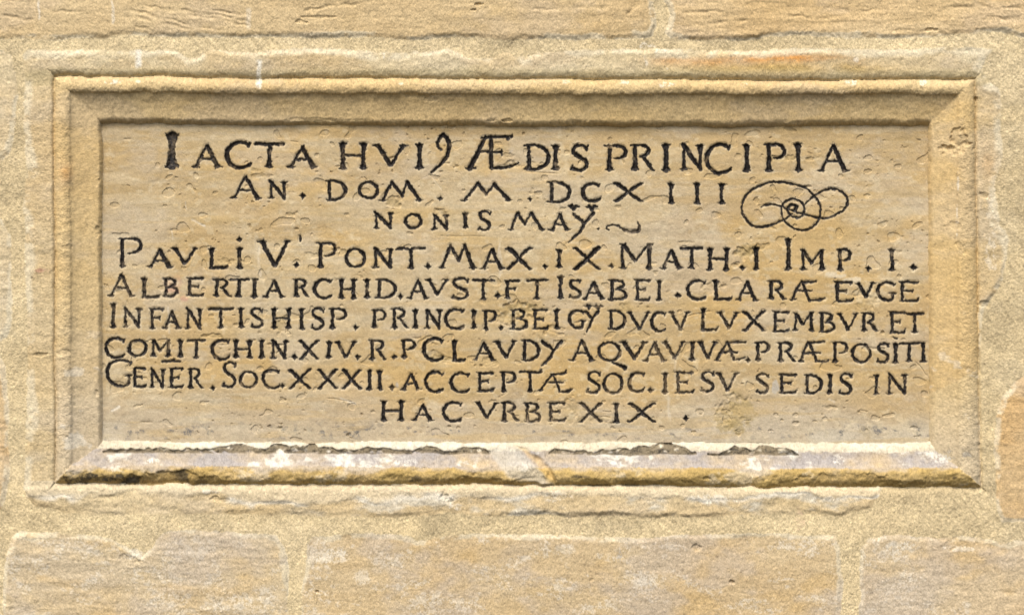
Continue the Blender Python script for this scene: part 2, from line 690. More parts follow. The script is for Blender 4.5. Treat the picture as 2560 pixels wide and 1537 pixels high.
def glyph(ch, x0, x1, y0, y1, W):
    """strokes of one incised letter: list of (points, half widths, square ends)"""
    out = []
    m = lambda u, v: (x0 + u * (x1 - x0), y0 + v * (y1 - y0))
    def curve(pts, ws):
        P, par = catmull([m(*a) for a in pts])
        out.append((P, np.interp(par, np.arange(len(ws)), ws) * W / 2, False))
    def serif(c, L, w=0.5):
        a = np.array([(c[0] - L * W, c[1]), (c[0] - .3 * L * W, c[1]), (c[0] + .3 * L * W, c[1]), (c[0] + L * W, c[1])])
        out.append((a, np.array([.12, w, w, .12]) * W / 2 + .3, False))
    def stem(a, b, w, f0=1, f1=1):
        A, B = np.array(m(*a)), np.array(m(*b))
        L = np.hypot(*(B - A)) + 1e-6
        e = min(1.5 * W, .3 * L) / L
        ts = [0, .3 * e, .65 * e, 1.2 * e, .5, 1 - 1.2 * e, 1 - .65 * e, 1 - .3 * e, 1]
        fl = [1 + .95 * f0, 1 + .5 * f0, 1 + .16 * f0, 1, .92, 1, 1 + .16 * f1, 1 + .5 * f1, 1 + .95 * f1]
        out.append((np.array([A + (B - A) * t for t in ts]), np.array(fl) * w * W / 2, True))
    def st(u, v0=0, v1=1, w=1, f0=1, f1=1):
        stem((u, v0), (u, v1), w, f0, f1)
        if f0: serif((m(u, v0)[0], m(u, v0)[1] + .2 * W), .95)
        if f1: serif((m(u, v1)[0], m(u, v1)[1] - .2 * W), .95)
    if ch == 'I':
        st(.5)
    elif ch == 'T':
        curve([(0, .07), (.06, .04), (.5, .04), (.95, .03), (1, .0)], [.4, .8, .75, .8, .35]); st(.5, .03, 1, .95, 0, 1)
    elif ch == 'L':
        st(.16, 0, 1, 1, 1, 0); curve([(.1, .97), (.5, .97), (.88, .96), (1, .86)], [.8, .8, .9, .3])
    elif ch in 'EF':
        st(.17, 0, 1, .95, 0, 1 if ch == 'F' else 0)
        curve([(0, .0), (.2, .03), (.6, .03), (.93, .03)], [.2, .7, .7, .8]); stem((.99, .0), (.86, .12), .35, 0, 0)
        stem((.15, .48), (.68, .47), .6, 0, .2); stem((.7, .40), (.66, .57), .4, 0, 0)
        if ch == 'E':
            curve([(0.04, .985), (.3, .97), (.75, .97), (.9, .95), (1, .84)], [.3, .7, .7, .8, .25])
    elif ch == 'H':
        st(.13); st(.87); stem((.1, .5), (.9, .49), .6, 0, 0)
    elif ch == 'N':
        st(.13, 0, 1, .7, 0, 1); st(.88, 0, .98, .8, 1, 0); curve([(.03, .0), (.16, .06), (.88, .97)], [.3, 1.05, .95])
    elif ch == 'M':
        st(.1, 0, 1, .75, 0, 1); st(.9, 0, 1, 1.05, 0, 1); stem((.12, .02), (.48, .68), 1, .2, 0); stem((.86, .03), (.48, .68), .6, 0, 0)
        stem((0, .01), (.2, .02), .4, 0, 0); stem((.84, .01), (1, .02), .5, 0, 0)
    elif ch == 'D':
        st(.17, 0.02, .98, .95, 0, 0)
        curve([(0, .02), (.2, .015), (.48, .03), (.8, .17), (.96, .47), (.84, .80), (.52, .97), (.2, .985), (0, .985)], [.35, .55, .6, .9, 1.1, .95, .7, .6, .4])
    elif ch == 'P':
        st(.2, 0, 1, 1, 0, 1)
        curve([(0, .02), (.2, .03), (.55, .02), (.84, .08), (.96, .26), (.86, .44), (.62, .53), (.42, .54)], [.35, .6, .6, .8, 1, .85, .6, .3])
    elif ch == 'R':
        st(.17, 0, 1, 1, 0, 1)
        curve([(0, .02), (.2, .03), (.45, .02), (.68, .10), (.74, .26), (.62, .42), (.4, .5)], [.35, .6, .6, .8, 1, .8, .5])
        curve([(.38, .48), (.52, .54), (.72, .76), (.88, .95), (1, 1)], [.4, .7, .95, .8, .25])
    elif ch == 'B':
        st(.18, .02, .98, 1, 0, 0)
        curve([(0, .02), (.2, .03), (.5, .03), (.8, .12), (.78, .32), (.42, .46)], [.35, .6, .6, .9, .9, .5])
        curve([(.36, .46), (.66, .48), (.94, .62), (.94, .82), (.6, .97), (.2, .98), (0, .98)], [.4, .6, 1, 1, .7, .6, .4])
    elif ch in 'CG':
        pts = [(.93, .13), (.78, .05), (.55, .015), (.28, .09), (.08, .32), (.06, .58), (.2, .84), (.46, .975), (.72, .965)]
        ws = [.6, .8, .75, .9, 1.1, 1.15, 1, .85, .8]
        if ch == 'C':
            curve(pts + [(.92, .90), (1, .8)], ws + [.85, .3]); stem((.99, .05), (.91, .19), .5, 0, .2)
        else:
            curve(pts + [(.84, .88), (.87, .62)], ws + [.9, .8]); serif(m(.86, .60), 1.2, .55); stem((.99, .06), (.9, .2), .5, 0, .2)
    elif ch == 'O':
        a = np.linspace(0, 2 * math.pi, 34)
        hx, hy = (x1 - x0) / 2 - .4 * W, (y1 - y0) / 2 - .35 * W
        Pp = np.stack([(x0 + x1) / 2 + hx * np.cos(a), (y0 + y1) / 2 + hy * np.sin(a)], 1)
        out.append((Pp, (.62 + .38 * np.abs(np.cos(a + .25)) ** 1.5) * W / 2, False))
    elif ch == 'S':
        curve([(.93, .15), (.76, .045), (.5, .015), (.24, .07), (.14, .22), (.28, .38), (.58, .5), (.84, .63), (.9, .79), (.72, .95), (.42, .985), (.16, .94), (.02, .95)],
              [.6, .7, .65, .75, .9, 1, 1.05, 1, .9, .75, .7, .7, .3])
        stem((.98, .03), (.9, .2), .5, 0, .2); stem((.14, .82), (.06, .96), .5, 0, .2)
    elif ch == 'V':
        stem((.1, .02), (.52, .97), 1, .3, 0); stem((.9, .02), (.52, .97), .72, .3, 0)
        serif((m(.1, 0)[0], m(0, 0)[1] + .3 * W), 1.0, .6); serif((m(.9, 0)[0], m(0, 0)[1] + .3 * W), .9, .55)
        out.append((np.array([m(.52, .9), m(.52, 1)]), np.array([.5, .12]) * W / 2, False))
    elif ch in 'XY':
        wa, wb = (1.0, .75) if ch == 'X' else (.85, 1.1)
        curve([(.0, .02), (.15, .06), (.5, .5), (.86, .93), (1, 1)], [.35, wa * 1.1, wa, wa * .9, .25])
        curve([(1, .0), (.86, .06), (.5, .5), (.14, .94), (0, 1)], [.35, wb * 1.2, wb, wb * 1.15, .35])
    elif ch == 'A':
        stem((.5, .0), (.12, 1), .66, 0, .5); stem((.485, .01), (.88, 1), 1.08, 0, .3); stem((.25, .63), (.76, .63), .55, 0, 0)
        serif((m(.1, 0)[0], m(0, 1)[1] - .2 * W), .95); serif((m(.89, 0)[0], m(0, 1)[1] - .2 * W), .95)
    return out

wx_ = window(225, 2350, 285, 1125)
PX = ((X[wx_] - CX) / KP + CX)
PY = ((Y[wx_] - CY) / KP + CY)
pxs, pys = PX[0].astype(float), PY[:, 0].astype(float)
RX = PX + 0.45 * noise(6, 6, 71)[wx_] + 0.55 * noise(3, 3, 72)[wx_] + 0.5 * noise(22, 22, 75)[wx_]   # hand-cut wobble
RY = PY + 0.45 * noise(6, 6, 73)[wx_] + 0.55 * noise(3, 3, 74)[wx_] + 0.5 * noise(22, 22, 76)[wx_]
FIELD = np.full(PX.shape, -9.0, np.float32)
WORD = np.zeros(PX.shape, np.int16)
LINES = []                     # (line number, [word ids])

def cut(P, hw, butt, wid):
    n = len(P)
    for k in range(n - 1):
        (ax, ay), (bx, by) = P[k], P[k + 1]
        r = max(hw[k], hw[k + 1]) + 4
        i0, i1 = np.searchsorted(pxs, [min(ax, bx) - r, max(ax, bx) + r])
        j0, j1 = np.searchsorted(pys, [min(ay, by) - r, max(ay, by) + r])
        if i1 <= i0 or j1 <= j0:
            continue
        u, v = RX[j0:j1, i0:i1], RY[j0:j1, i0:i1]
        ex, ey = bx - ax, by - ay
        L2 = ex * ex + ey * ey + 1e-6
        t0 = ((u - ax) * ex + (v - ay) * ey) / L2
        t = np.clip(t0, 0, 1)
        d = np.hypot(u - ax - t * ex, v - ay - t * ey)
        val = hw[k] + (hw[k + 1] - hw[k]) * t - d
        if butt:
            L = math.sqrt(L2)
            if k == 0: val = np.minimum(val, t0 * L + .3)
            if k == n - 2: val = np.minimum(val, (1 - t0) * L + .3)
        F = FIELD[j0:j1, i0:i1]
        up = val > F
        F[up] = val[up]
        WORD[j0:j1, i0:i1][up & (val > -1.2)] = wid

wid = 0
for row in TEXT.strip().split('\n'):
    if row[0] == '#':
        ln, W = row[1:].split(); W = float(W)
        wid += 1; LINES.append((int(ln), [wid])); continue
    if row[0] == '@':
        ox, oy = map(float, row[1:].split(',')); continue
    if row[0] == '/':
        wid += 1; LINES[-1][1].append(wid); continue
    tok = row.split()
    f = lambda s: (ox + float(s.split(',')[0]) / 4.944, oy + float(s.split(',')[1]) / 4.944)
    if tok[0] == '~':
        ws = [float(a) for a in tok[1].split(',')]
        pts = [f(s) for s in tok[2:]]
        Pc, par = catmull(pts)
        cut(Pc, np.interp(par, np.arange(len(ws)), ws) * W / 2, False, wid)
    elif tok[0] == 'Z':                        # the low, splayed M
        pts = [np.array(f(s)) for s in tok[1:]]
        for a, b, w in ((0, 1, .75), (1, 2, .95), (2, 3, .65), (3, 4, 1.1)):
            cut(np.array([pts[a], pts[b]]), np.array([w, w]) * W / 2, False, wid)
        for c in (0, 4):
            cut(np.array([pts[c] + (-1.1 * W, .0), pts[c], pts[c] + (1.0 * W, 0)]), np.array([.15, .6, .15]) * W / 2, False, wid)
    elif tok[0] == '.':
        cx, cy = f(tok[1] + ',' + tok[2]); r = float(tok[3]) / 4.944
        for sx, sy in ((1, 0), (-1, 0), (0, 1), (0, -1)):
            cut(np.array([(cx, cy), (cx + sx * r * .95, cy + sy * r * .95)]), np.array([.62 * r, .1]), False, wid)
    else:
        a0, a1, b0, b1 = [float(s) for s in tok[1:5]]
        wm = float(tok[5]) if len(tok) > 5 else 1.0
        x0, y0 = f(f"{a0},{b0}"); x1, y1 = f(f"{a1},{b1}")
        for P_, hw_, bt_ in glyph(tok[0], x0, x1, y0, y1, W * wm):
            cut(P_, hw_, bt_, wid)

# the incised strokes: V cuts, painted black
paint_wear = noise(9, 9, 81)[wx_]
Fc = FIELD + 0.38 + 0.32 * noise(3, 3, 82)[wx_]
edge_w = 1.6 + 0.9 * noise(16, 12, 83)[wx_]
cut_depth = np.clip(Fc, 0, 5.5) * 1.15 + 2.0 * sstep(-1, 1, (Fc + .7 * edge_w) / edge_w)
ink_w = sstep(-0.75, 0.75, Fc + 0.15) * (1 - 0.35 * sstep(1.3, 2.6, paint_wear)) * (1 - .16 * sstep(.9, 2.2, noise(120, 60, 84)[wx_] + .5 * noise(3, 3, 85)[wx_]))

# ---------------------------------------------------------------- height of the panel and its damage
pan = PANEL_H + 0.20 * fineg + 0.7 * noise(240, 120, 90) + 0.55 * bed2 * 0.8 + 0.5 * noise(34, 26, 91) * 0.7
pit_n = noise(5.5, 3.6, 92)
pits = np.clip(pit_n - 1.75, 0, 2) * 2.0 * sstep(-.5, 1.0, noise(70, 60, 93))
pan = pan - pits
dents = []
HOLLOWS = [  # x, y, rx, ry, depth
 (1295, 775, 58, 20, 4.0), (1262, 800, 26, 16, 3.0), (1322, 800, 18, 12, 2.0), (1862, 630, 34, 22, 4.5), (1898, 618, 22, 8, 3.0), (1918, 612, 14, 6, 3.0),
 (700, 815, 24, 20, 3.0), (985, 505, 24, 14, 3.0), (572, 660, 16, 6, 4.0), (560, 655, 22, 10, 2.5), (945, 540, 22, 8, 2.5), (1105, 530, 20, 8, 3.0),
 (842, 624, 14, 6, 3.0), (780, 638, 20, 9, 2.0), (1280, 410, 26, 10, 2.5), (1270, 388, 20, 6, 1.6), (1955, 396, 46, 9, 2.6), (2030, 396, 20, 7, 2.0),
 (1848, 388, 12, 8, 2.0), (2020, 465, 14, 4, 2.5), (1770, 720, 22, 18, 2.5), (1802, 715, 18, 6, 2.8), (1558, 766, 16, 14, 2.2), (1362, 832, 6, 7, 4.0),
 (1402, 836, 12, 5, 3.5), (1390, 822, 24, 10, 1.8), (700, 1070, 11, 7, 4.5), (700, 1060, 8, 3, 3.0), (1896, 502, 10, 9, 4.0), (1905, 505, 8, 3, 4.0),
 (725, 535, 12, 6, 3.0), (1095, 893, 30, 14, 2.6), (1125, 900, 26, 10, 2.5), (1225, 905, 22, 14, 2.2), (1825, 1030, 30, 40, 2.2), (1835, 995, 34, 10, 2.5),
 (1430, 1020, 30, 24, 2.0), (1425, 1050, 20, 12, 1.8), (1500, 1052, 24, 10, 1.8), (690, 862, 24, 4, 2.8), (530, 840, 34, 5, 2.6), (590, 812, 14, 4, 2.6), (545, 862, 20, 3, 2.2),
 (2165, 750, 30, 24, 1.8), (2210, 830, 6, 5, 4.0), (2080, 1018, 18, 5, 2.0), (2150, 1030, 4, 3, 3.0), (1752, 1036, 5, 3, 3.0), (1958, 1052, 6, 4, 3.0), (1990, 1058, 8, 6, 3.0),
 (1735, 1080, 10, 5, 3.0), (1850, 1080, 8, 8, 3.0), (1880, 596, 3, 6, 2.0), (430, 575, 12, 4, 2.0), (1150, 590, 60, 3, 1.2), (1715, 605, 26, 4, 2.2), (1640, 680, 12, 8, 1.8),
 (650, 440, 24, 8, 1.8), (635, 425, 16, 6, 1.6), (1545, 516, 12, 5, 2.4), (1410, 520, 14, 6, 2.0), (1330, 475, 10, 12, 1.6), (2400, 372, 22, 16, 0.0),
]
hol = np.zeros((ny, nx), np.float32)
rim = np.zeros((ny, nx), np.float32)
nh1, nh2 = noise(9, 7, 95), noise(4, 4, 96)
for (hx, hy, rx, ry, hd) in HOLLOWS:
    if hd == 0: continue
    w = window(hx - 2 * rx - 10, hx + 2 * rx + 10, hy - 2 * ry - 10, hy + 2 * ry + 10)
    r = np.sqrt(((X[w] - hx) / rx) ** 2 + ((Y[w] - hy) / ry) ** 2) + 0.22 * nh1[w] + 0.10 * nh2[w]
    g = 1 - sstep(0.55, 1.0, r)
    hol[w] = np.maximum(hol[w], g * hd)
    rim[w] = np.maximum(rim[w], g * min(1, hd / 3))
rough = rim * (0.9 * noise(4, 4, 97) + 0.6 * noise(9, 9, 98))
pan = pan - hol * 0.9 + rough * 0.7
sc_white = np.zeros((ny, nx), np.float32)
SCR = [(475, 548, 515, 566, 5, .8), (274, 1030, 297, 1012, 4, .8), (843, 992, 890, 1012, 4, .6), (1180, 545, 1214, 560, 2.5, .3), (460, 500, 463, 525, 2, .5), (730, 1008, 745, 1000, 2, .4),
       (1078, 440, 1104, 480, 1.6, .35), (1030, 460, 1090, 430, 1.4, .2), (2074, 998, 2090, 1008, 4, .4), (340, 770, 350, 830, 4, .2), (1248, 600, 1250, 700, 4, .35), (1252, 620, 1254, 690, 3, .3),
       (645, 610, 648, 700, 5, .35), (630, 755, 632, 800, 4, .3), (418, 760, 421, 840, 5, .28), (1672, 985, 1677, 1060, 6, .30), (1688, 880, 1690, 960, 5, .18), (425, 568, 430, 600, 3, .3),
       (1944, 1006, 1943, 1042, 1.4, .18), (1944, 1006, 1968, 1007, 1.2, .12), (2004, 1010, 2003, 1050, 1.4, .16), (2004, 1010, 2020, 1012, 1.2, .16), (2020, 1012, 2026, 1024, 1.2, .14), (2003, 1030, 2024, 1040, 1.2, .14), (2024, 1040, 2026, 1050, 1.2, .12)]
for (a, b, c, d, w_, s_) in SCR:
    ww, g = furrow(a, b, c, d, w_, 1.0, X + 1.2 * wC, Y + 1.2 * wD)
    sc_white[ww] = np.maximum(sc_white[ww], sstep(.0, .8, g) * s_)
    pan[ww] -= g * 0.5
for (a, b, c, d) in [(305, 345, 330, 347), (815, 995, 880, 1005), (725, 352, 745, 353), (1505, 1030, 1530, 1031), (1500, 1044, 1528, 1045), (1860, 1052, 1880, 1053), (1270, 980, 1250, 992),
                     (350, 1054, 380, 1058), (2150, 1028, 2172, 1030), (1310, 428, 1400, 434), (1085, 520, 1100, 524), (1785, 776, 1700, 792), (2290, 905, 2325, 940)]:
    ww, g = furrow(a, b, c, d, 2.6, 2.4, X + 1.5 * wC, Y + 1.5 * wD)
    pan[ww] -= g
cutfull = np.zeros((ny, nx), np.float32); ink = np.zeros((ny, nx), np.float32); word = np.zeros((ny, nx), np.int16); wfield = np.full((ny, nx), -9.0, np.float32)
cutfull[wx_] = cut_depth; ink[wx_] = ink_w; word[wx_] = WORD; wfield[wx_] = Fc
pan = pan - cutfull

# moulding roughness and breakage
mrough = 0.45 * fineg + 0.22 * bed * (low_side >= 2) + 0.5 * noise(28, 20, 101) + 0.25 * noise(7, 7, 102)
prof_r = prof + mrough * np.where(p < 1, 1.0, 0.55)
bot = (low_side == 3) & (p < 3) & (p >= 0)
# ragged roll along the bottom
rag = fbm(34, 4, 103, 0.62, 1.6)
prof_r = prof_r + np.where(bot & (p < 1), (2.2 * rag - 2.5 * np.clip(rag - .2, 0, 3) * (1 - sstep(.0, .5, p))) * sstep(0, .12, p), 0)
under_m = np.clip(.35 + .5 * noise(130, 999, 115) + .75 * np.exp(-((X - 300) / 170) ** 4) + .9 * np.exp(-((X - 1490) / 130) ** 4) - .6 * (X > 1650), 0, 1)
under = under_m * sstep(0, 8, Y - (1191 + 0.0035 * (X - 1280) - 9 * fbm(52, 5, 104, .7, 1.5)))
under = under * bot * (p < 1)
prof_r = prof_r - 5.0 * under
# broken inner fillet along the bottom
gap_along = noise(120, 999, 105)[ny // 2][None, :] + 0.6 * noise(40, 999, 106)[ny // 2][None, :]
ragy = 3.5 * noise(22, 300, 107) + 1.6 * noise(7, 40, 108)
span = ((X > 255) & (X < 1228)) | ((X > 1372) & (X < 1742)) | ((X > 1770) & (X < 1998))
amt = np.clip(0.9 + 0.4 * gap_along, 0.45, 1.35) * span
ends = np.minimum.reduce([np.where(X < 1300, np.minimum(X - 255, 1228 - X), np.where(X < 1756, np.minimum(X - 1372, 1742 - X), np.minimum(X - 1770, 1998 - X)))])
amt = amt * np.clip(ends / 50, 0, 1) ** .7
upper = 1132 + 0.0035 * (X - 1280) - 14.5 * amt + ragy
lower = 1135.5 + 0.0035 * (X - 1280) + 0.3 * ragy
broken = sstep(0, 3.5, Y - upper) * (1 - sstep(-1, 2.5, Y - lower)) * span
prof_r = np.where(inside & (p < 3), prof_r - 5.0 * broken + broken * (1.2 * noise(4, 3, 109)), prof_r)
# the diagonal break in the lower moulding
facet = poly_sd([(1222, 1128), (1250, 1108), (1282, 1110), (1305, 1128), (1345, 1165), (1384, 1212), (1320, 1206), (1270, 1192), (1240, 1160)], MX + 1.5 * wC, MY + 1.5 * wD)
fm = sstep(-4, 8, facet)
plane = -40 + 0.42 * (Y - 1110) + 2.0 * noise(14, 14, 110)
prof_r = np.where(inside & (Y > 1098), prof_r * (1 - fm) + np.maximum(plane, prof_r - 3) * fm, prof_r)
notch = poly_sd([(1290, 1114), (1320, 1122), (1352, 1142), (1376, 1160), (1390, 1185), (1386, 1211), (1362, 1186), (1330, 1150)], MX + 1.5 * wC, MY + 1.5 * wD)
nm_ = sstep(-3, 9, notch)
prof_r = np.where(inside & (Y > 1098), prof_r - nm_ * (9 + 1.5 * noise(9, 9, 111)), prof_r)
# chip on the right-hand roll, small losses elsewhere
CHIPS = [(2398, 352, 30, 32, 7), (2388, 374, 30, 22, 5), (1268, 302, 12, 4, 5), (1040, 238, 40, 10, 3.0), (1075, 248, 18, 6, 2.5), (242, 578, 10, 13, 6),
         (246, 450, 5, 6, 5), (170, 618, 16, 8, 3), (165, 880, 30, 8, 3), (106, 886, 22, 6, 4), (240, 980, 6, 10, 4), (2380, 565, 22, 10, 3), (2402, 620, 16, 16, 3), (1230, 301, 24, 6, 3), (790, 298, 60, 5, 2.0),
         (2440, 247, 4, 5, 9), (2460, 490, 16, 9, 4), (2460, 760, 16, 12, 5), (900, 300, 40, 4, 1.5), (1195, 12, 14, 4, 6), (1182, 26, 14, 4, 6), (748, 56, 22, 6, 4), (790, 44, 46, 4, 3), (2325, 75, 18, 4, 4), (1108, 1240, 14, 14, 6), (1122, 1252, 16, 6, 4),
         (1765, 1195, 12, 5, 4), (536, 1246, 14, 5, 4), (560, 1250, 22, 5, 3), (1832, 1455, 8, 6, 6), (1478, 1450, 6, 5, 2), (792, 1478, 5, 4, 6), (1745, 1366, 14, 8, 4), (325, 1400, 26, 14, 3), (2390, 1360, 40, 16, 2)]
chipm = np.zeros((ny, nx), np.float32)
for (hx, hy, rx, ry, hd) in CHIPS:
    w = window(hx - 2 * rx - 10, hx + 2 * rx + 10, hy - 2 * ry - 10, hy + 2 * ry + 10)
    r = np.sqrt(((X[w] - hx) / rx) ** 2 + ((Y[w] - hy) / ry) ** 2) + 0.25 * nh1[w] + 0.1 * nh2[w]
    g = 1 - sstep(0.5, 1.0, r)
    chipm[w] = np.maximum(chipm[w], g)
    prof_r[w] -= g * hd * 0.8
    h_out[w] -= g * hd * 0.8
H = np.where(inside, np.where(p < 3, prof_r, np.minimum(pan, PANEL_H + 6)), h_out)
# outermost ring turns back so the wall has thickness
H[:2, :] = -420; H[-2:, :] = -420; H[:, :2] = -420; H[:, -2:] = -420

# ---------------------------------------------------------------- stone colour: beds, stains, lime, soot, paint, some painted light and shade
def col(*c): return np.array(c, np.float32)
def mix(C, c, m):
    m = np.clip(m, 0, 1)[..., None]
    return C * (1 - m) + np.asarray(c, np.float32) * m
TAN, PALE, GREY, OCH, ORANGE = col(.50, .362, .205), col(.56, .455, .305), col(.50, .43, .35), col(.50, .335, .135), col(.54, .29, .10)
LIME, SOOT = col(.72, .69, .65), col(.035, .032, .03)
mA, mB, mC = fbm(120, 4, 201, .6, 1.6), fbm(60, 4, 211, .6, 3.0), fbm(30, 4, 221, .65, 1.5)
spk = .6 * noise(2.6, 2.6, 231) + .8 * grainfield(903); spk2 = grainfield(904)
C = np.ones((ny, nx, 3), np.float32) * TAN
C = mix(C, PALE, .45 + .28 * mA)
C = mix(C, OCH, .30 * sstep(.2, 1.6, mB) + .15 * sstep(.3, 1.5, mC))
C = mix(C, col(.47, .40, .335), .60 * sstep(.0, 1.6, fbm(80, 5, 241, .66, 2.0)))
# per stone leaning
LEAN = {1: (.50, .37, .21), 2: (.54, .39, .22), 3: (.52, .41, .26), 3: (.57, .48, .34), 4: (.58, .50, .37), 5: (.55, .40, .24), 6: (.52, .35, .18), 7: (.52, .40, .24), 8: (.52, .425, .30), 9: (.49, .375, .24), 10: (.52, .42, .31), 11: (.48, .38, .24)}
for k, c in LEAN.items():
    C = mix(C, c, np.where(stone_id == k, .55, 0.0))
lowstones = ((stone_id >= 8) & (stone_id <= 11)).astype(np.float32)
wh = sstep(.45, 1.5, fbm(34, 5, 251, .78, 1.8) + .45 * mA) * lowstones
C = mix(C, col(.59, .54, .48), .55 * wh * sstep(-.6, .8, spk + .8 * noise(7, 7, 252)))
C = mix(C, OCH, .35 * lowstones * sstep(.4, 1.7, fbm(70, 4, 254, .6, 1.8)))
C = mix(C, ORANGE, .16 * ((stone_id == 5) | (stone_id == 6)) * sstep(-.2, 1.5, mB))
# border
bm = ((stone_id == 20) & ~inside).astype(np.float32)
C = mix(C, col(.50, .40, .255), .5 * bm)
top_b = bm * (Y < 215)
C = mix(C, col(.54, .47, .34), .5 * top_b * sstep(-.2, 1.2, fbm(60, 4, 261, .6, 2)))
ost = np.exp(-((X - 1890) / 270) ** 4) * np.exp(-((Y - 152 - 4 * mA) / 13) ** 2) * (1 + .3 * mC)
C = mix(C, col(.56, .27, .085), .62 * top_b * ost * sstep(-1.6, 1.2, bed2 + .6 * bed + .3 * spk))
C = mix(C, col(.50, .33, .11), .6 * top_b * np.exp(-((X - 1960) / 300) ** 4) * np.exp(-((Y - 172) / 12) ** 2) * (1 + .3 * mC))
C = mix(C, col(.40, .33, .19), .45 * top_b * sstep(165, 182, Y + 3 * mC))  # underside rounding darkened in colour, adding to the shade into the crease
low_b = bm * (Y > 1200)
C = mix(C, col(.62, .53, .40), .6 * low_b * (1 - shelf))  # cream upward slope, its light from above put into the colour
C = mix(C, col(.53, .495, .44), .75 * low_b * sstep(-.5, .9, fbm(60, 5, 263, .7, 2.2)) * sstep(500, 1100, X + 100 * mA) * shelf)
C = mix(C, col(.66, .62, .57), .7 * low_b * np.exp(-((Y - 1246 + 9 * brk) / 6) ** 2) * sstep(-.2, .8, noise(60, 60, 265)))
# mortar
MORT = col(.54, .44, .285)
C = mix(C, MORT * (1 + .0 * C[..., :1]), mortar * .85)
C = C * (1 + (mortar * (.03 * spk + .04 * grit + .05 * mA + .05 * mC))[..., None])
C = mix(C, col(.63, .56, .44), .65 * edge_pale * (~inside) * sstep(-.8, .6, mC + .4))
# mouldings
roll_m = (inside & (p < 1)).astype(np.float32); cove_m = (inside & (p >= 1) & (p < 2)).astype(np.float32); fil_m = (inside & (p >= 2) & (p < 3)).astype(np.float32)
panel_m = (inside & (p >= 3)).astype(np.float32)
C = mix(C, col(.53, .385, .19), .55 * (roll_m + cove_m + fil_m))
isb = (low_side == 3)
C = mix(C, col(.42, .295, .115), .80 * roll_m * isb * (1 + .25 * mC))
C = mix(C, col(.33, .30, .30), .80 * cove_m * isb * (1 + .2 * mC))  # lavender sky light on the upward-facing cove put into its colour
C = mix(C, LIME, .6 * (cove_m + roll_m * .4) * isb * sstep(.9, 2.0, fbm(40, 5, 271, .8, 1.8)))
C = mix(C, col(.53, .48, .40), .85 * fil_m * isb)  # bottom fillet painted paler, like a ledge catching light
C = mix(C, LIME, .3 * fil_m * isb * sstep(-.5, 1.6, fbm(50, 5, 272, .75, 3)))
C = mix(C, col(.33, .30, .30), .55 * roll_m * isb * (1 - sstep(1166, 1180, Y + 5 * mC)))  # same painted sky tint carried onto the upper roll
C = mix(C, col(.30, .20, .075), .6 * under)  # broken undercut darkened in colour to deepen the shade below the roll
C = mix(C, col(.17, .135, .09), .95 * broken * (inside & (p < 3)) * sstep(-2.2, -.6, noise(8, 5, 273)))
C = mix(C, SOOT, .75 * broken * (inside & (p < 3)) * sstep(.3, 1.6, noise(12, 4, 274) + .7 * spk + .3 * gap_along))
C = mix(C, col(.46, .43, .39), .6 * fm * inside * (Y > 1100)); C = mix(C, OCH, .55 * nm_ * inside * (Y > 1100))
sides = inside & (p < 3) & (low_side < 2)
C = mix(C, GREY, .55 * sides * sstep(760, 1120, Y + 60 * mA)); C = mix(C, LIME, .4 * sides * sstep(1.0, 1.8, mC) * sstep(700, 1000, Y))
C = mix(C, SOOT, .55 * sides * sstep(1040, 1150, Y) * sstep(.5, 1.7, mC + .6 * spk) * (X > 1280))
C = mix(C, ORANGE, .55 * np.exp(-((X - 165) / 16) ** 2 - ((Y - 432) / 26) ** 2) * (1 + .3 * mC))
C = mix(C, ORANGE, .30 * np.exp(-((X - 2470) / 24) ** 2 - ((Y - 410) / 40) ** 2) * (1 + .4 * mC))
# soot under the roll, lower left; thin dark strips along the crease
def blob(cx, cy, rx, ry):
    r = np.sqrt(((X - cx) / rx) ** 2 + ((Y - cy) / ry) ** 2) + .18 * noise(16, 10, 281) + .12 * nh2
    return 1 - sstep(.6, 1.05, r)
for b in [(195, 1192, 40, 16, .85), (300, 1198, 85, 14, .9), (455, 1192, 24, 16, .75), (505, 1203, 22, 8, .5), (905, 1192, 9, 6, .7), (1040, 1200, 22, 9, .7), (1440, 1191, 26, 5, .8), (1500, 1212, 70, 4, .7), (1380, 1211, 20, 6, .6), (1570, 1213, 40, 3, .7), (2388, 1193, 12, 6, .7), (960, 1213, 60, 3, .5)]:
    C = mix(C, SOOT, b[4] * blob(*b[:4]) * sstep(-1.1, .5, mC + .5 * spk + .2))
# panel
pm = panel_m
C = mix(C, col(.45, .385, .335), .50 * lowstones * sstep(-.1, 1.5, fbm(100, 5, 257, .68, 1.6)))
C = mix(C, col(.40, .29, .155), .78 * pm)
C = mix(C, col(.50, .42, .305), .50 * pm * sstep(-.1, 1.5, fbm(90, 4, 291, .62, 2.4)))
C = mix(C, col(.47, .32, .14), .65 * pm * sstep(.1, 1.6, fbm(110, 4, 295, .6, 1.7)))
C = mix(C, col(.46, .385, .30), .50 * pm * sstep(.0, 1.5, fbm(70, 5, 299, .66, 1.6)))
C = mix(C, col(.44, .385, .325), .55 * pm * sstep(940, 1080, Y + 25 * mA))
C = mix(C, col(.50, .46, .40), .5 * pm * sstep(.3, 1.4, mB) * sstep(1020, 1085, Y))
gs = sstep(1.05, 1.8, fbm(9, 3, 301, .6, 1.4) + .55 * noise(55, 40, 305)) * np.exp(-((Y - 1080) / 20) ** 2)
C = mix(C, col(.10, .105, .12), .85 * pm * gs * sstep(-.6, .6, spk + .4))
C = mix(C, col(.33, .25, .13), .45 * pm * np.clip(rim, 0, 1) * sstep(-1, 1, nh1 + .3 * spk))
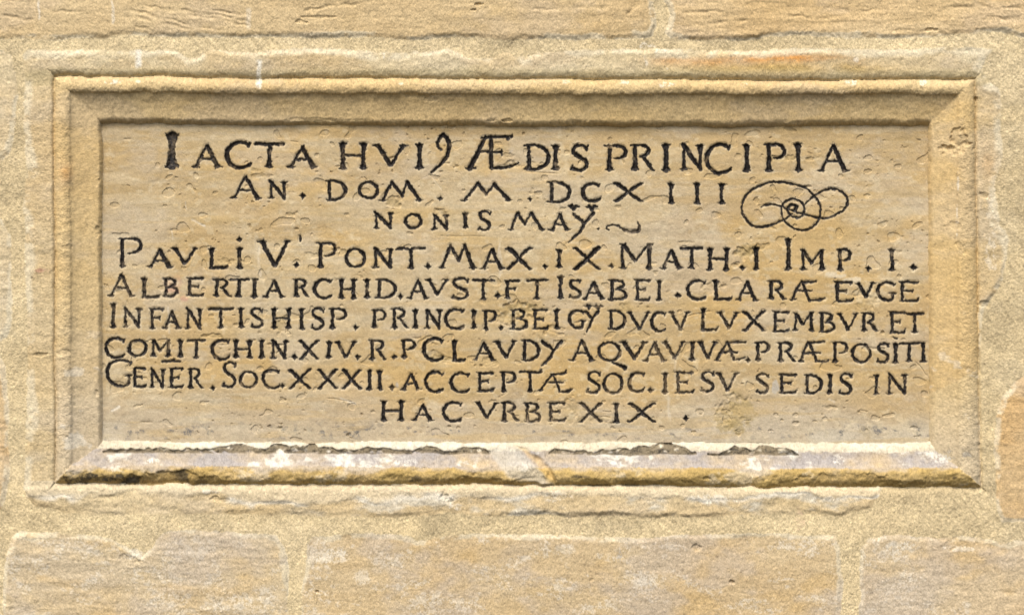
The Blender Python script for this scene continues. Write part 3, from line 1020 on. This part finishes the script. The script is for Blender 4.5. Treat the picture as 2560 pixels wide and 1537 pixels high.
for b in [(1290, 770, 56, 16, .7), (1262, 790, 26, 20, .5), (1955, 396, 44, 8, .5), (985, 505, 20, 12, .4), (1848, 1030, 38, 54, .8), (1818, 1050, 30, 34, .7), (2170, 756, 30, 26, .22), (1432, 1030, 28, 22, .25), (2170, 1080, 20, 22, .25), (1875, 628, 34, 20, .55), (690, 814, 22, 20, .45), (1562, 768, 16, 14, .4), (1098, 894, 28, 14, .35)]:
    C = mix(C, col(.31, .235, .115), b[4] * pm * blob(*b[:4]))
for b in [(425, 725, 20, 14, .4), (458, 748, 12, 8, .5), (430, 710, 26, 24, .25)]:
    C = mix(C, col(.55, .27, .22), b[4] * pm * blob(*b[:4]))
for b in [(1940, 970, 8, 22, .55), (992, 962, 4, 7, .45), (1278, 373, 8, 10, .35), (2128, 478, 7, 6, .35), (1448, 440, 12, 5, .2)]:
    C = mix(C, col(.38, .39, .42), b[4] * pm * blob(*b[:4]))
for b in [(2095, 690, 30, 6, .6), (2130, 700, 26, 8, .6), (2080, 684, 16, 5, .6), (640, 630, 8, 40, .2)]:
    C = mix(C, col(.62, .56, .46), b[4] * pm * blob(*b[:4]))
C = mix(C, col(.66, .61, .54), pm * sc_white)
ring = sstep(-4.5, -1.2, wfield) * (1 - sstep(-.6, .2, wfield))
C = mix(C, col(.56, .49, .37), .42 * pm * ring * sstep(-1.0, 1.0, noise(18, 12, 313)))  # pale chipped rim round the letters, also painting their lit edges
C = mix(C, col(.47, .34, .17), .45 * pm * sstep(.2, 1.6, fbm(16, 4, 314, .7, 9)))
C = mix(C, col(.52, .45, .345), .30 * pm * sstep(.4, 1.7, fbm(14, 4, 315, .7, 7)))
C = mix(C, col(.16, .11, .05), .5 * pm * np.clip(pits, 0, 1) * .6)
C = mix(C, col(.58, .49, .35), .35 * pm * sstep(1.1, 1.9, noise(8, 6, 311) + .5 * noise(60, 60, 312)))
# white runs and lime splashes
for (x_, y0_, y1_, w_, s_) in [(345, 124, 180, 8, .85), (646, 150, 232, 7, .75), (478, 198, 218, 3, .6), (98, 0, 60, 3, .5), (282, 0, 72, 3, .4), (620, 20, 70, 7, .3), (1614, 140, 160, 4, .6), (2390, 420, 2, 2, 0)]:
    g = np.exp(-((X + 1.5 * wC - x_) / w_) ** 4) * sstep(y0_ - 3, y0_ + 6, Y) * (1 - sstep(y1_ - 22, y1_, Y + 8 * wC))
    C = mix(C, LIME, s_ * g * sstep(-1.5, .2, spk + .6))
for b in [(275, 206, 22, 7, .8), (345, 204, 9, 5, .6), (1412, 205, 12, 5, .6), (1560, 208, 12, 6, .6), (1670, 212, 22, 8, .65), (1860, 212, 10, 6, .6), (2125, 206, 20, 9, .7), (2306, 207, 10, 9, .7), (1004, 210, 12, 6, .5), (1618, 116, 18, 8, .7),
          (1640, 128, 34, 5, .5), (1665, 172, 6, 5, .6), (960, 142, 4, 8, .7), (905, 162, 14, 8, .5), (2140, 150, 8, 6, .5), (376, 1152, 20, 12, .9), (2100, 1150, 20, 12, .9), (2350, 1148, 30, 14, .7), (1020, 1156, 24, 8, .6), (290, 1170, 16, 8, .5),
          (1310, 1170, 16, 12, .5), (1390, 1238, 40, 14, .55), (1780, 1245, 60, 14, .6), (2060, 1248, 40, 8, .6), (530, 1230, 20, 8, .6), (575, 1246, 18, 8, .5), (1140, 1262, 30, 10, .6), (900, 1250, 30, 10, .5), (330, 1385, 40, 14, .5), (420, 1500, 60, 20, .4), (600, 1500, 40, 22, .45),
          (830, 1390, 40, 18, .5), (905, 1440, 22, 18, .4), (1415, 1375, 24, 18, .35), (1600, 1450, 36, 26, .35), (2250, 1365, 40, 16, .4), (2280, 1440, 30, 18, .4), (2400, 1372, 36, 12, .5), (2393, 540, 3, 50, .5), (2395, 460, 3, 30, .6), (2480, 640, 16, 60, .4), (2476, 520, 12, 40, .3)]:
    C = mix(C, LIME, .8 * b[4] * blob(*b[:4]) * sstep(-.9, .5, .7 * spk + .8 * nh1 + .1))
C = mix(C, col(.30, .28, .27), .6 * blob(1548, 1390, 7, 20) * sstep(-1, .5, spk + .4))
C = mix(C, col(.30, .10, .09), .5 * blob(98, 676, 14, 5)); C = mix(C, SOOT, .6 * blob(80, 694, 4, 3))
C = mix(C, col(.40, .24, .21), .35 * (blob(2000, 1300, 12, 40) + blob(110, 676, 20, 8)) * sstep(-.5, 1, spk))
# grain
C = C * np.clip(1 + (1 - .45 * panel_m) * (.085 * spk + .06 * spk2 + .04 * noise(5.5, 4, 321) - .14 * np.clip(noise(4, 3.4, 322) - 1.5, 0, 2)), .3, 1.5)[..., None]
C = mix(C, col(.006, .0065, .009) * np.ones(3, np.float32), ink * panel_m * .97)
C = C * np.where(ink[..., None] * panel_m[..., None] > .5, 1.0, np.array([.985, 1.005, .945], np.float32))
C = np.clip(C, .004, .85)

# ---------------------------------------------------------------- material
def stone_material(name, bump, rough, grain):
    m = bpy.data.materials.new(name); m.use_nodes = True
    nt = m.node_tree; N, L = nt.nodes, nt.links
    b = N["Principled BSDF"]
    at = N.new("ShaderNodeAttribute"); at.attribute_name = "stone_colour"
    tc = N.new("ShaderNodeTexCoord")
    n1 = N.new("ShaderNodeTexNoise"); n1.inputs["Scale"].default_value = 900; n1.inputs["Detail"].default_value = 3
    n2 = N.new("ShaderNodeTexNoise"); n2.inputs["Scale"].default_value = 260; n2.inputs["Detail"].default_value = 4
    L.new(tc.outputs["Object"], n1.inputs["Vector"]); L.new(tc.outputs["Object"], n2.inputs["Vector"])
    mr = N.new("ShaderNodeMapRange"); mr.inputs["From Min"].default_value = .25; mr.inputs["From Max"].default_value = .75
    mr.inputs["To Min"].default_value = 1 - grain; mr.inputs["To Max"].default_value = 1 + grain
    L.new(n1.outputs["Fac"], mr.inputs["Value"])
    mx = N.new("ShaderNodeVectorMath"); mx.operation = 'SCALE'
    L.new(at.outputs["Color"], mx.inputs[0]); L.new(mr.outputs["Result"], mx.inputs["Scale"])
    L.new(mx.outputs["Vector"], b.inputs["Base Color"])
    ad = N.new("ShaderNodeMath"); ad.operation = 'ADD'
    L.new(n1.outputs["Fac"], ad.inputs[0]); L.new(n2.outputs["Fac"], ad.inputs[1])
    bp = N.new("ShaderNodeBump"); bp.inputs["Strength"].default_value = bump; bp.inputs["Distance"].default_value = 0.0009
    L.new(ad.outputs[0], bp.inputs["Height"]); L.new(bp.outputs["Normal"], b.inputs["Normal"])
    b.inputs["Roughness"].default_value = rough
    b.inputs["Specular IOR Level"].default_value = .25
    return m
M_STONE = stone_material("weathered_sandstone", .40, .9, .12)
M_CARVED = stone_material("carved_sandstone", .22, .88, .09)
M_MORTAR = stone_material("sandy_lime_mortar", .6, .95, .15)
M_PAINT = stone_material("black_letter_paint", .35, .42, .30)

# ---------------------------------------------------------------- cut the face into its stones, mouldings and words
lab = np.where(inside, np.where(p < 1, 21, np.where(p < 2, 22, np.where(p < 3, 23, 24))), stone_id).astype(np.int32)
wm = (panel_m > 0) & (wfield > 0.0) & (word > 0)
lab = np.where(wm, 100 + word, lab)
flab = lab[:-1, :-1].copy()
for s in (lab[1:, :-1], lab[:-1, 1:], lab[1:, 1:]):
    flab = np.where((s >= 100) & (flab < 100) & (flab == 24) & False, s, flab)
VX = (X - CX) * S; VZ = (CY - Y) * S; VY = -H * S
# face normals of the whole sheet keep shading continuous across parts
gx = np.gradient(VY.astype(np.float64), axis=1) / np.gradient(VX.astype(np.float64), axis=1)
gz = np.gradient(VY.astype(np.float64), axis=0) / np.gradient(VZ.astype(np.float64), axis=0)
NRM = np.stack([gx, -np.ones_like(gx), gz], -1)
NRM /= np.linalg.norm(NRM, axis=-1, keepdims=True)
NRM = NRM.astype(np.float32)
IDX = np.arange(ny * nx, dtype=np.int64).reshape(ny, nx)
ALLV = np.stack([VX, VY, VZ], -1).reshape(-1, 3).astype(np.float32)
ALLN = NRM.reshape(-1, 3); ALLC = C.reshape(-1, 3)
q00, q10, q11, q01 = IDX[:-1, :-1].ravel(), IDX[1:, :-1].ravel(), IDX[1:, 1:].ravel(), IDX[:-1, 1:].ravel()
FL = flab.ravel()
order = np.argsort(FL, kind='stable'); FLs = FL[order]

def piece(name, label_id, mat, parent, origin):
    a, b = np.searchsorted(FLs, [label_id, label_id + 1])
    f = order[a:b]
    if len(f) == 0: return None
    quads = np.stack([q00[f], q10[f], q11[f], q01[f]], 1)
    used, inv = np.unique(quads, return_inverse=True)
    me = bpy.data.meshes.new(name)
    nv, nf = len(used), len(f)
    me.vertices.add(nv)
    me.vertices.foreach_set("co", (ALLV[used] - np.array(origin, np.float32)).ravel())
    me.loops.add(nf * 4)
    me.loops.foreach_set("vertex_index", inv.astype(np.int32).ravel())
    me.polygons.add(nf)
    me.polygons.foreach_set("loop_start", np.arange(0, nf * 4, 4, dtype=np.int32))
    me.polygons.foreach_set("use_smooth", np.ones(nf, bool))
    at = me.color_attributes.new("stone_colour", 'FLOAT_COLOR', 'POINT')
    rgba = np.ones((nv, 4), np.float32); rgba[:, :3] = ALLC[used]
    at.data.foreach_set("color", rgba.ravel())
    me.update(calc_edges=True)
    me.validate()
    me.normals_split_custom_set_from_vertices(ALLN[used].tolist())
    me.materials.append(mat)
    o = bpy.data.objects.new(name, me)
    sc.collection.objects.link(o)
    o.parent = parent
    return o

def empty(name, loc, parent=None):
    o = bpy.data.objects.new(name, None); sc.collection.objects.link(o)
    o.location = loc; o.empty_display_size = .05
    if parent: o.parent = parent
    return o

ORG_W = (0.0, 0.0, ZC); ORG_P = (0.0, 0.0, ZC)
wall = empty("sandstone_wall", (0, 0, ZC - 1.151 * S * 1000))
wall["label"] = "wall of large tan sandstone blocks with wide sandy mortar joints around the inscribed plaque"
wall["category"] = "wall"
wall["kind"] = "thing"
plaque = empty("inscribed_plaque", (0, 0, ZC - .525 * S * 1000))
plaque["label"] = "rectangular stone plaque with moulded frame and black carved Latin lettering set into the wall"
plaque["category"] = "plaque"
ow = (0, 0, wall.location.z - ZC); op = (0, 0, plaque.location.z - ZC)

piece("mortar", 0, M_MORTAR, wall, ow)
for k in range(1, len(STONES) + 1):
    piece("stone_block", k, M_STONE, wall, ow)
piece("border", 20, M_STONE, plaque, op)
piece("roll_moulding", 21, M_CARVED, plaque, op)
piece("cove_moulding", 22, M_CARVED, plaque, op)
piece("inner_fillet", 23, M_CARVED, plaque, op)
piece("panel", 24, M_CARVED, plaque, op)
for ln, words in LINES:
    if ln == 0:
        for w in words: piece("flourish", 100 + w, M_PAINT, plaque, op)
        continue
    line = empty("inscription_line", (0, 0, 0), plaque)
    for w in words:
        piece("word", 100 + w, M_PAINT, line, op)
print("grid", nx, ny, nx * ny)
